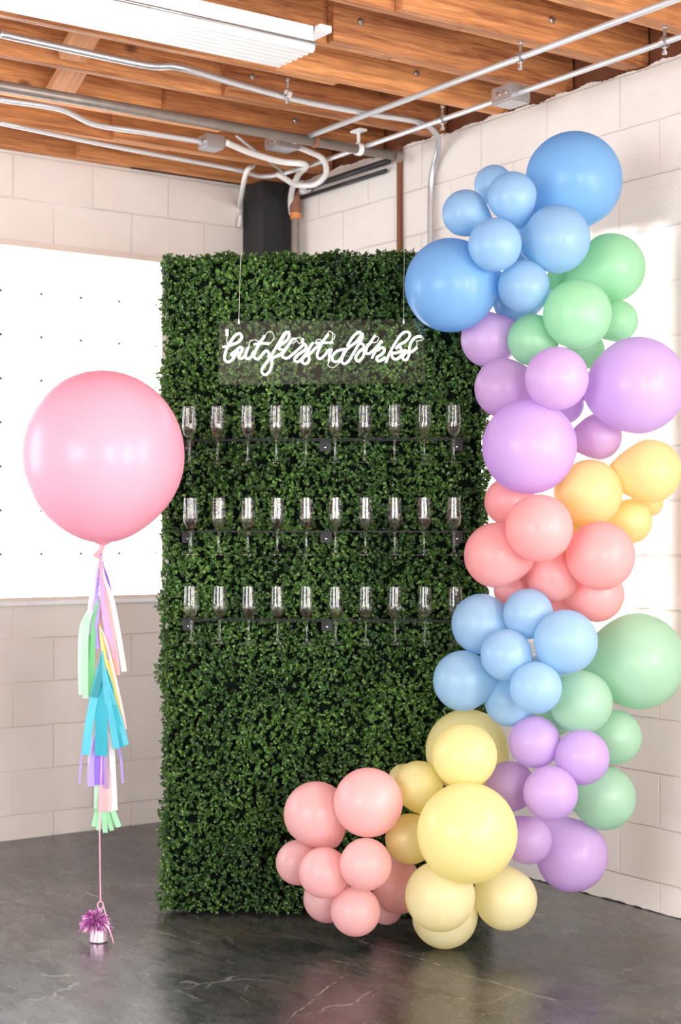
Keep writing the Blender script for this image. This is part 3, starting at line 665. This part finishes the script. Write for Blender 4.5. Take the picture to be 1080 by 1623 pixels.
BALLS = [
(909,287,80,79,'B',5.414,'biggest sky blue balloon at the very top right of the arch'),
(783,293,33,31,'B',5.499,'small blue balloon half hidden behind others at arch top'),
(812,312,42,39,'B',5.242,'small blue balloon touching the left of the topmost big one'),
(738,338,37,39,'B',5.324,'small blue balloon at the far left above the big left blue one'),
(785,388,42,44,'B',5.148,'small blue balloon in front at the centre of the blue top cluster'),
(882,379,55,55,'B',5.235,'medium pale blue balloon just below the topmost big one'),
(716,452,76,77,'B',5.313,'big blue balloon jutting left in front of the hedge top'),
(831,454,42,42,'B',5.228,'small blue balloon right of the big left blue one'),
(820,475,40,40,'B',5.481,'blue balloon mostly hidden under the upper blue cluster, above lavender'),
(968,425,57,56,'M',5.449,'bright mint balloon at the upper right against the white wall'),
(915,498,55,56,'M',5.198,'medium mint balloon in front, tip facing, above the lavender ones'),
(978,509,36,33,'M',5.393,'mint balloon peeking out right above the right big lavender one'),
(846,539,42,42,'M',5.321,'mint balloon at left under the blue cluster beside lavender'),
(905,440,38,38,'M',5.608,'mint balloon mostly hidden between blue and mint ones at top'),
(930,556,30,30,'M',5.473,'mint sliver of balloon between front mint and big lavender'),
(775,538,46,45,'V',5.425,'lavender balloon under the big left blue balloon, highest lavender'),
(800,615,50,48,'V',5.363,'lavender balloon at left edge, second of the lavenders downwards'),
(883,600,50,51,'V',5.124,'medium lavender balloon in front between the two big lavenders'),
(1010,611,79,79,'V',5.213,'big lavender balloon at the right edge of the photo'),
(840,708,79,75,'V',5.209,'big lavender balloon in front at left, above coral ones'),
(949,692,38,38,'V',5.375,'small violet balloon tucked below the right big lavender one'),
(1030,747,53,51,'Y',5.285,'warm yellow balloon at the right edge of the photo'),
(934,781,55,53,'Y',5.282,'warm yellow balloon in front below the lavenders'),
(998,826,36,38,'Y',5.362,'small warm yellow balloon low right beside the wall'),
(1030,797,23,22,'Y',5.535,'little yellow balloon mostly hidden behind right edge yellow one'),
(806,795,40,38,'C',5.365,'coral balloon half hidden under the big left lavender one'),
(855,837,54,54,'C',5.077,'coral balloon in front at the centre of the coral cluster'),
(788,880,55,52,'C',5.218,'coral balloon at the far left of the coral cluster'),
(952,881,57,54,'C',5.174,'coral balloon at right below the yellow ones'),
(877,912,42,42,'C',5.283,'small deep coral balloon low in the middle of coral cluster'),
(946,942,46,44,'C',5.352,'deep coral balloon at lower right above big green one'),
(820,935,38,38,'C',5.437,'coral balloon sliver left above the middle blue cluster'),
(905,968,32,30,'C',5.520,'coral balloon sliver behind the top of middle blue cluster'),
(764,989,50,49,'B2',5.298,'light blue balloon at upper left of the middle blue cluster'),
(838,973,41,41,'B2',5.206,'light blue balloon at the top of the middle blue cluster'),
(803,1038,42,41,'B2',5.132,'light blue balloon in front at centre of middle cluster'),
(897,1017,52,50,'B2',5.093,'light blue balloon at right, touching the big green one'),
(735,1079,51,48,'B2',5.256,'light blue balloon at lower far left of middle cluster'),
(850,1090,40,43,'B2',5.043,'light blue balloon in front beside soft green one, low'),
(808,1112,39,42,'B2',5.264,'light blue balloon at the bottom of the middle cluster'),
(1010,1048,79,78,'M2',5.343,'biggest soft green balloon at the right of the arch'),
(921,1113,51,51,'M2',5.200,'soft green balloon in front below the biggest green one'),
(975,1168,44,44,'M2',5.334,'soft green balloon at right below the biggest green one'),
(957,1264,52,53,'M2',5.324,'lowest soft green balloon beside the right wall'),
(880,1135,32,32,'M2',5.421,'soft green sliver of balloon between blue and pale lavender'),
(848,1176,41,42,'V2',5.204,'pale lavender balloon topmost of the lower lavender cluster'),
(923,1200,44,44,'V2',5.142,'pale lavender balloon at right of the lower lavender cluster'),
(810,1246,38,42,'V2',5.281,'pale lavender balloon at left behind the yellow ones'),
(873,1257,43,44,'V2',5.079,'pale lavender balloon in front, tip facing, lower cluster centre'),
(837,1331,33,45,'V2',5.236,'pale lavender balloon right of the biggest yellow balloon'),
(906,1355,55,64,'V2',5.354,'large lavender balloon, lowest at right, near the floor'),
(741,1190,72,64,'Y2',5.420,'big dim yellow balloon behind, at top of yellow cluster'),
(737,1198,54,52,'Y2',5.161,'pastel yellow balloon above the biggest yellow one, in front'),
(741,1320,80,80,'Y2',4.985,'biggest pastel yellow balloon in front near the floor'),
(664,1246,40,42,'Y2',5.242,'small pastel yellow balloon at upper left of the biggest one'),
(651,1330,39,43,'Y2',5.236,'small pastel yellow balloon at left of the biggest one'),
(698,1420,56,56,'Y3',5.073,'cream yellow balloon in front under the biggest yellow one'),
(802,1424,51,51,'Y3',5.230,'cream yellow balloon at lower right of the biggest yellow one'),
(705,1450,54,54,'Y3',5.255,'cream yellow balloon resting on the floor, lowest of all'),
(640,1235,25,25,'Y2',5.498,'little yellow balloon mostly hidden behind pink and yellow ones'),
(501,1290,52,53,'P',5.251,'large blush pink balloon at upper left of the pink cluster'),
(584,1272,54,58,'P',5.144,'large blush pink balloon at the top of pink cluster'),
(473,1367,35,38,'P',5.318,'small pink balloon at the far left of the pink cluster'),
(514,1383,40,41,'P',5.146,'small pink balloon in front, left centre of pink cluster'),
(580,1370,41,42,'P',5.062,'small pink balloon in front, right centre of pink cluster'),
(519,1424,38,40,'P',5.315,'small pink balloon low left, partly hidden, over the floor'),
(564,1444,40,40,'P',5.145,'small pink balloon in front at bottom of pink cluster'),
(632,1406,42,44,'P',5.350,'pink balloon partly hidden between pink cluster and cream yellow'),
(612,1438,28,28,'P',5.452,'little pale pink balloon mostly hidden low behind the others'),
(848,364,44,44,'B',5.46,'blue balloon glimpsed through the middle of the blue top cluster'),
(893,640,34,34,'V',5.47,'lavender balloon glimpsed between the two big lavender ones'),
(903,845,40,40,'Y',5.40,'yellow balloon glimpsed behind the meeting of coral and yellow'),
(848,892,40,40,'C',5.40,'coral balloon glimpsed behind the middle of coral cluster'),
(860,1070,34,34,'B2',5.36,'light blue balloon glimpsed behind the middle of the middle cluster'),
]
CLN = {'B': 'sky blue', 'B2': 'light blue'}
for (px, py, rx, ry, col, d, lab) in BALLS:
    c = at(px, py, d); sx, sy = min(SPD, key=lambda q: (q[0]-px)**2+(q[1]-py)**2)
    s = at(sx, sy, 5.36); k = s-c
    R = (rx+ry)/2/F*d
    big = R > .14
    k = Vector((k.x, k.y*(.5 if d > 5.2 else 1)+.05, k.z))
    if k.length < .02: k = Vector((0, 1, .1))
    k.normalize()
    inpl = math.hypot(k.x, k.z)
    if d < 5.17: k = Vector((k.x*.5, max(k.y, .5), k.z*.5)).normalized()
    R *= (1-.030*inpl)
    c2 = c
    rot = (-k).to_track_quat('Z', 'Y').to_matrix().to_4x4()
    if col == 'B' and not big: col = 'B3'
    if col == 'V' and not big and d < 5.45: col = 'V3'
    o = link('balloon', (BTAP if d > 5.2 and not big else BMESH)[col], None, None, Matrix.Translation(c2) @ rot @ Matrix.Diagonal((R, R, R, 1)))
    tag(o, lab, 'balloon', 'balloons of the pastel arch')

# ------------------------------------------------------------------ giant pink balloon
GD = 5.36; gc = at(163, 722, GD); GR = 129/F*GD
gb = empty('giant_balloon', Matrix.Translation(gc), 'giant round pink balloon floating left of the hedge', 'balloon')
bm = BM(); prof = []
for i in range(61):
    th = PI*i/60; z = math.cos(th); r = math.sin(th)
    if z > 0: z *= 1.045
    else:
        q = -z; z = -(q+.075*q**6); 
    prof.append((max(r, 0)*GR, z*GR))
prof = prof[:-2]+[(.020, -1.085*GR), (.011, -1.10*GR), (.009, -1.115*GR)]
lathe(bm, prof, 72); obj('balloon_body', bm, LAT['G'], gb, smooth=True)
bm = BM(); lathe(bm, [(.0095, 0), (.011, -.006), (.008, -.012), (.017, -.040), (.020, -.046), (.018, -.046)], 20, T(.0, 0, -1.112*GR) @ Matrix.Rotation(.45, 4, 'Y')); obj('knot', bm, LAT['C'], gb, smooth=True)
def loc(px, py, d=GD-.0): return at(px, py, d)-gc
M['ribbonpink'] = thin('pink_ribbon', (.95, .50, .68), .3, .35)
bm = BM(); ribbon(bm, [loc(159, 868), loc(160, 1000), loc(161, 1200), loc(158, 1320), loc(159, 1400), loc(159.5, 1428)], .0048, th=.001); rb = obj('ribbon', bm, M['ribbonpink'], gb)
bm = BM(); cur = []
for i in range(70):
    q = i/69; cur.append(loc(160+8*math.sin(q*19)*(.5+.5*q), 885+58*q+5*math.sin(q*11), GD-.012+.010*math.cos(q*19)))
ribbon(bm, cur, .0035, th=.0005); obj('curled_ribbon', bm, M['ribbonpink'], gb)

PC = {k: thin('tissue_'+k, c, .45) for k, c in {'violet': (.42, .25, .85), 'lilac': (.62, .50, .92), 'pale_lilac': (.86, .82, .95), 'pink': (.90, .62, .64), 'pale_pink': (.93, .80, .80), 'orchid': (.70, .50, .80), 'green': (.28, .74, .36),
      'pale_green': (.66, .90, .74), 'gold': (.92, .66, .12), 'yellow': (.92, .86, .38), 'teal': (.08, .62, .74), 'aqua': (.18, .74, .86), 'deep_teal': (.08, .46, .52), 'white': (.93, .92, .93), 'mint': (.50, .86, .60)}.items()}
TAS = [('purple and pink tissue tassel tied right below the pink balloon', (160, 880), [('violet', 8, [(163,900),(169,920),(174,940)]), ('lilac', 9, [(156,905),(153,930),(151,957),(152,985),(157,1022)]), ('pale_lilac', 8, [(153,910),(147,940),(143,975),(141,1040)]),
        ('pink', 8, [(163,915),(170,945),(176,985),(184,1040),(187,1070)]), ('pale_pink', 8, [(166,915),(178,950),(188,1005),(194,1040),(198,1064)]), ('orchid', 11, [(162,920),(166,960),(172,1000),(178,1045)]), ('pink', 6, [(161,910),(166,940),(173,960)])]),
       ('green tissue tassel, swinging left on the balloon ribbon', (158, 953), [('green', 10, [(150,963),(144,985),(142,1020),(141,1060),(142,1104)]), ('pale_green', 10, [(144,965),(134,985),(130,1010),(129,1060),(130,1101)]), ('pale_green', 9, [(147,968),(138,990),(136,1040),(136,1107)]), ('green', 7, [(152,970),(149,1000),(147,1050),(148,1105)]), ('lilac', 6, [(155,980),(153,1000),(155,1028)])]),
       ('yellow tissue tassel below the green one', (158, 992), [('gold', 9, [(162,1005),(171,1022),(176,1050),(182,1078)]), ('yellow', 10, [(164,1010),(172,1045),(181,1085),(190,1125),(196,1152)]), ('yellow', 7, [(160,1010),(165,1035),(172,1075),(182,1120),(190,1150)]), ('pale_pink', 4, [(168,1015),(180,1060),(192,1115),(200,1156)])]),
       ('turquoise tissue tassel, widest of the tassels', (162, 1034), [('aqua', 13, [(155,1070),(149,1105),(141,1150),(136,1196)]), ('teal', 21, [(160,1075),(159,1110),(161,1150),(161,1198)]), ('teal', 13, [(166,1060),(174,1095),(184,1140),(196,1183)]), ('deep_teal', 9, [(162,1050),(160,1070),(150,1105)]), ('aqua', 11, [(166,1070),(172,1110),(180,1155),(185,1186)]), ('aqua', 8, [(170,1075),(180,1110),(192,1145),(201,1180)])]),
       ('purple tissue tassel below the turquoise one', (161, 1135), [('lilac', 3, [(140,1140),(129,1200),(126,1242)]), ('lilac', 12, [(154,1170),(148,1210),(144,1246)]), ('violet', 13, [(158,1170),(157,1210),(157,1244)]), ('orchid', 8, [(163,1175),(166,1210),(167,1250)]), ('lilac', 4, [(176,1150),(190,1195),(194,1242)]), ('pale_lilac', 6, [(150,1165),(142,1200),(140,1247)])]),
       ('pale pink and white tissue tassel, second from the bottom', (168, 1155), [('white', 9, [(176,1180),(179,1230),(182,1284)]), ('pink', 13, [(164,1200),(163,1240),(163,1286)]), ('pale_pink', 9, [(170,1200),(173,1240),(173,1287)]), ('pale_green', 7, [(156,1210),(153,1245),(152,1283)])]),
       ('short mint green fringed tassel, lowest on the ribbon', (162, 1235), [('mint', 8, [(158,1260),(154,1285),(149,1310)]), ('mint', 7, [(160,1265),(158,1290),(156,1316)]), ('mint', 8, [(163,1265),(165,1295),(167,1320)]), ('mint', 7, [(165,1265),(170,1290),(177,1317)]), ('mint', 8, [(168,1262),(178,1285),(188,1312)]), ('mint', 6, [(168,1265),(174,1290),(182,1308)])])]
for ti, (lab, ap, strips) in enumerate(TAS):
    dd = GD-.012-.006*ti if ti < 4 else GD+.030+.012*(ti-4)
    A = at(*ap, dd); e = empty('paper_tassel', Matrix.Translation(A), lab, 'tassel', 'tissue tassels on the ribbon')
    for si, (colr, wpx, pts) in enumerate(strips):
        bm = BM(); off = (-.0022*si)*(1 if ti < 4 else -1)
        P = [Vector((0, off*.3, 0))]+[at(x, y, dd)-A+Vector((0, off+.004*math.sin(q*1.7+si), 0)) for q, (x, y) in enumerate(pts)]
        ribbon(bm, smooth_path(P, 5), .004, nrm=Vector((random.uniform(-.35, .35), -1, 0)).normalized(), w1=wpx/F*dd*1.05); obj('strip', bm, PC[colr], e, smooth=False)
    bm = BM(); lathe(bm, [(0, -.006), (.004, -.004), (.004, .004), (0, .006)], 10); obj('tie', bm, PC[strips[0][0]], e)

# balloon weight on the floor
wp = at(156, 1483, 5.35); wb = Vector((wp.x, 5.35, 0))
wt = empty('balloon_weight', Matrix.Translation(wb), 'small metallic purple fringed balloon weight on the floor', 'balloon weight')
bm = BM(); prof = [(0, .0005), (.024, .0005), (.031, .004), (.029, .045), (.022, .056), (0, .058)]
lathe(bm, prof, 22)
for v in bm.verts:
    if v.co.xy.length > .02: v.co.xy *= 1+random.uniform(-.06, .06)
obj('foil_base', bm, M['foil'], wt)
bm = BM()
for i in range(430):
    a_ = random.uniform(0, 2*PI); el = random.uniform(-.25, 1.3); L = random.uniform(.034, .062)
    d = Vector((math.cos(a_)*math.cos(el)-.18, math.sin(a_)*math.cos(el), math.sin(el))).normalized()
    b0 = Vector((-.008, 0, .060)); pts = [b0+d*.008, b0+d*L*.6+Vector((0, 0, .003)), b0+d*L-Vector((0, 0, .012*math.cos(el)))]
    for p in pts: p.z = max(p.z, .012)
    ribbon(bm, smooth_path(pts, 3), .0034, nrm=Vector((random.uniform(-1, 1), random.uniform(-1, 1), random.uniform(-1, 1))).normalized(), th=.0003)
tag(obj('foil_fringe', bm, M['foil'], wt), kind='stuff')
lp = at(159.5, 1430, GD)-wb
bm = BM(); tube(bm, [lp+Vector((.010*math.cos(q/16*2*PI+PI/2), 0, .013*math.sin(q/16*2*PI+PI/2)-.010)) for q in range(17)], .0026, 8); obj('ribbon_loop', bm, M['ribbonpink'], wt, smooth=True)
bm = BM(); ribbon(bm, smooth_path([lp+Vector((.008, 0, -.008)), at(168, 1450, GD-.01)-wb, at(174, 1475, GD-.03)-wb, at(178.5, 1488, GD-.03)-wb, at(180, 1495, GD-.05)-wb], 5), .0045, th=.001); obj('ribbon_tail', bm, M['ribbonpink'], wt)
bm = BM(); tube(bm, [lp+Vector((0, 0, -.022)), Vector((-.002, 0, .06))], .0012, 6); obj('hook_wire', bm, M['neonwire'], wt)
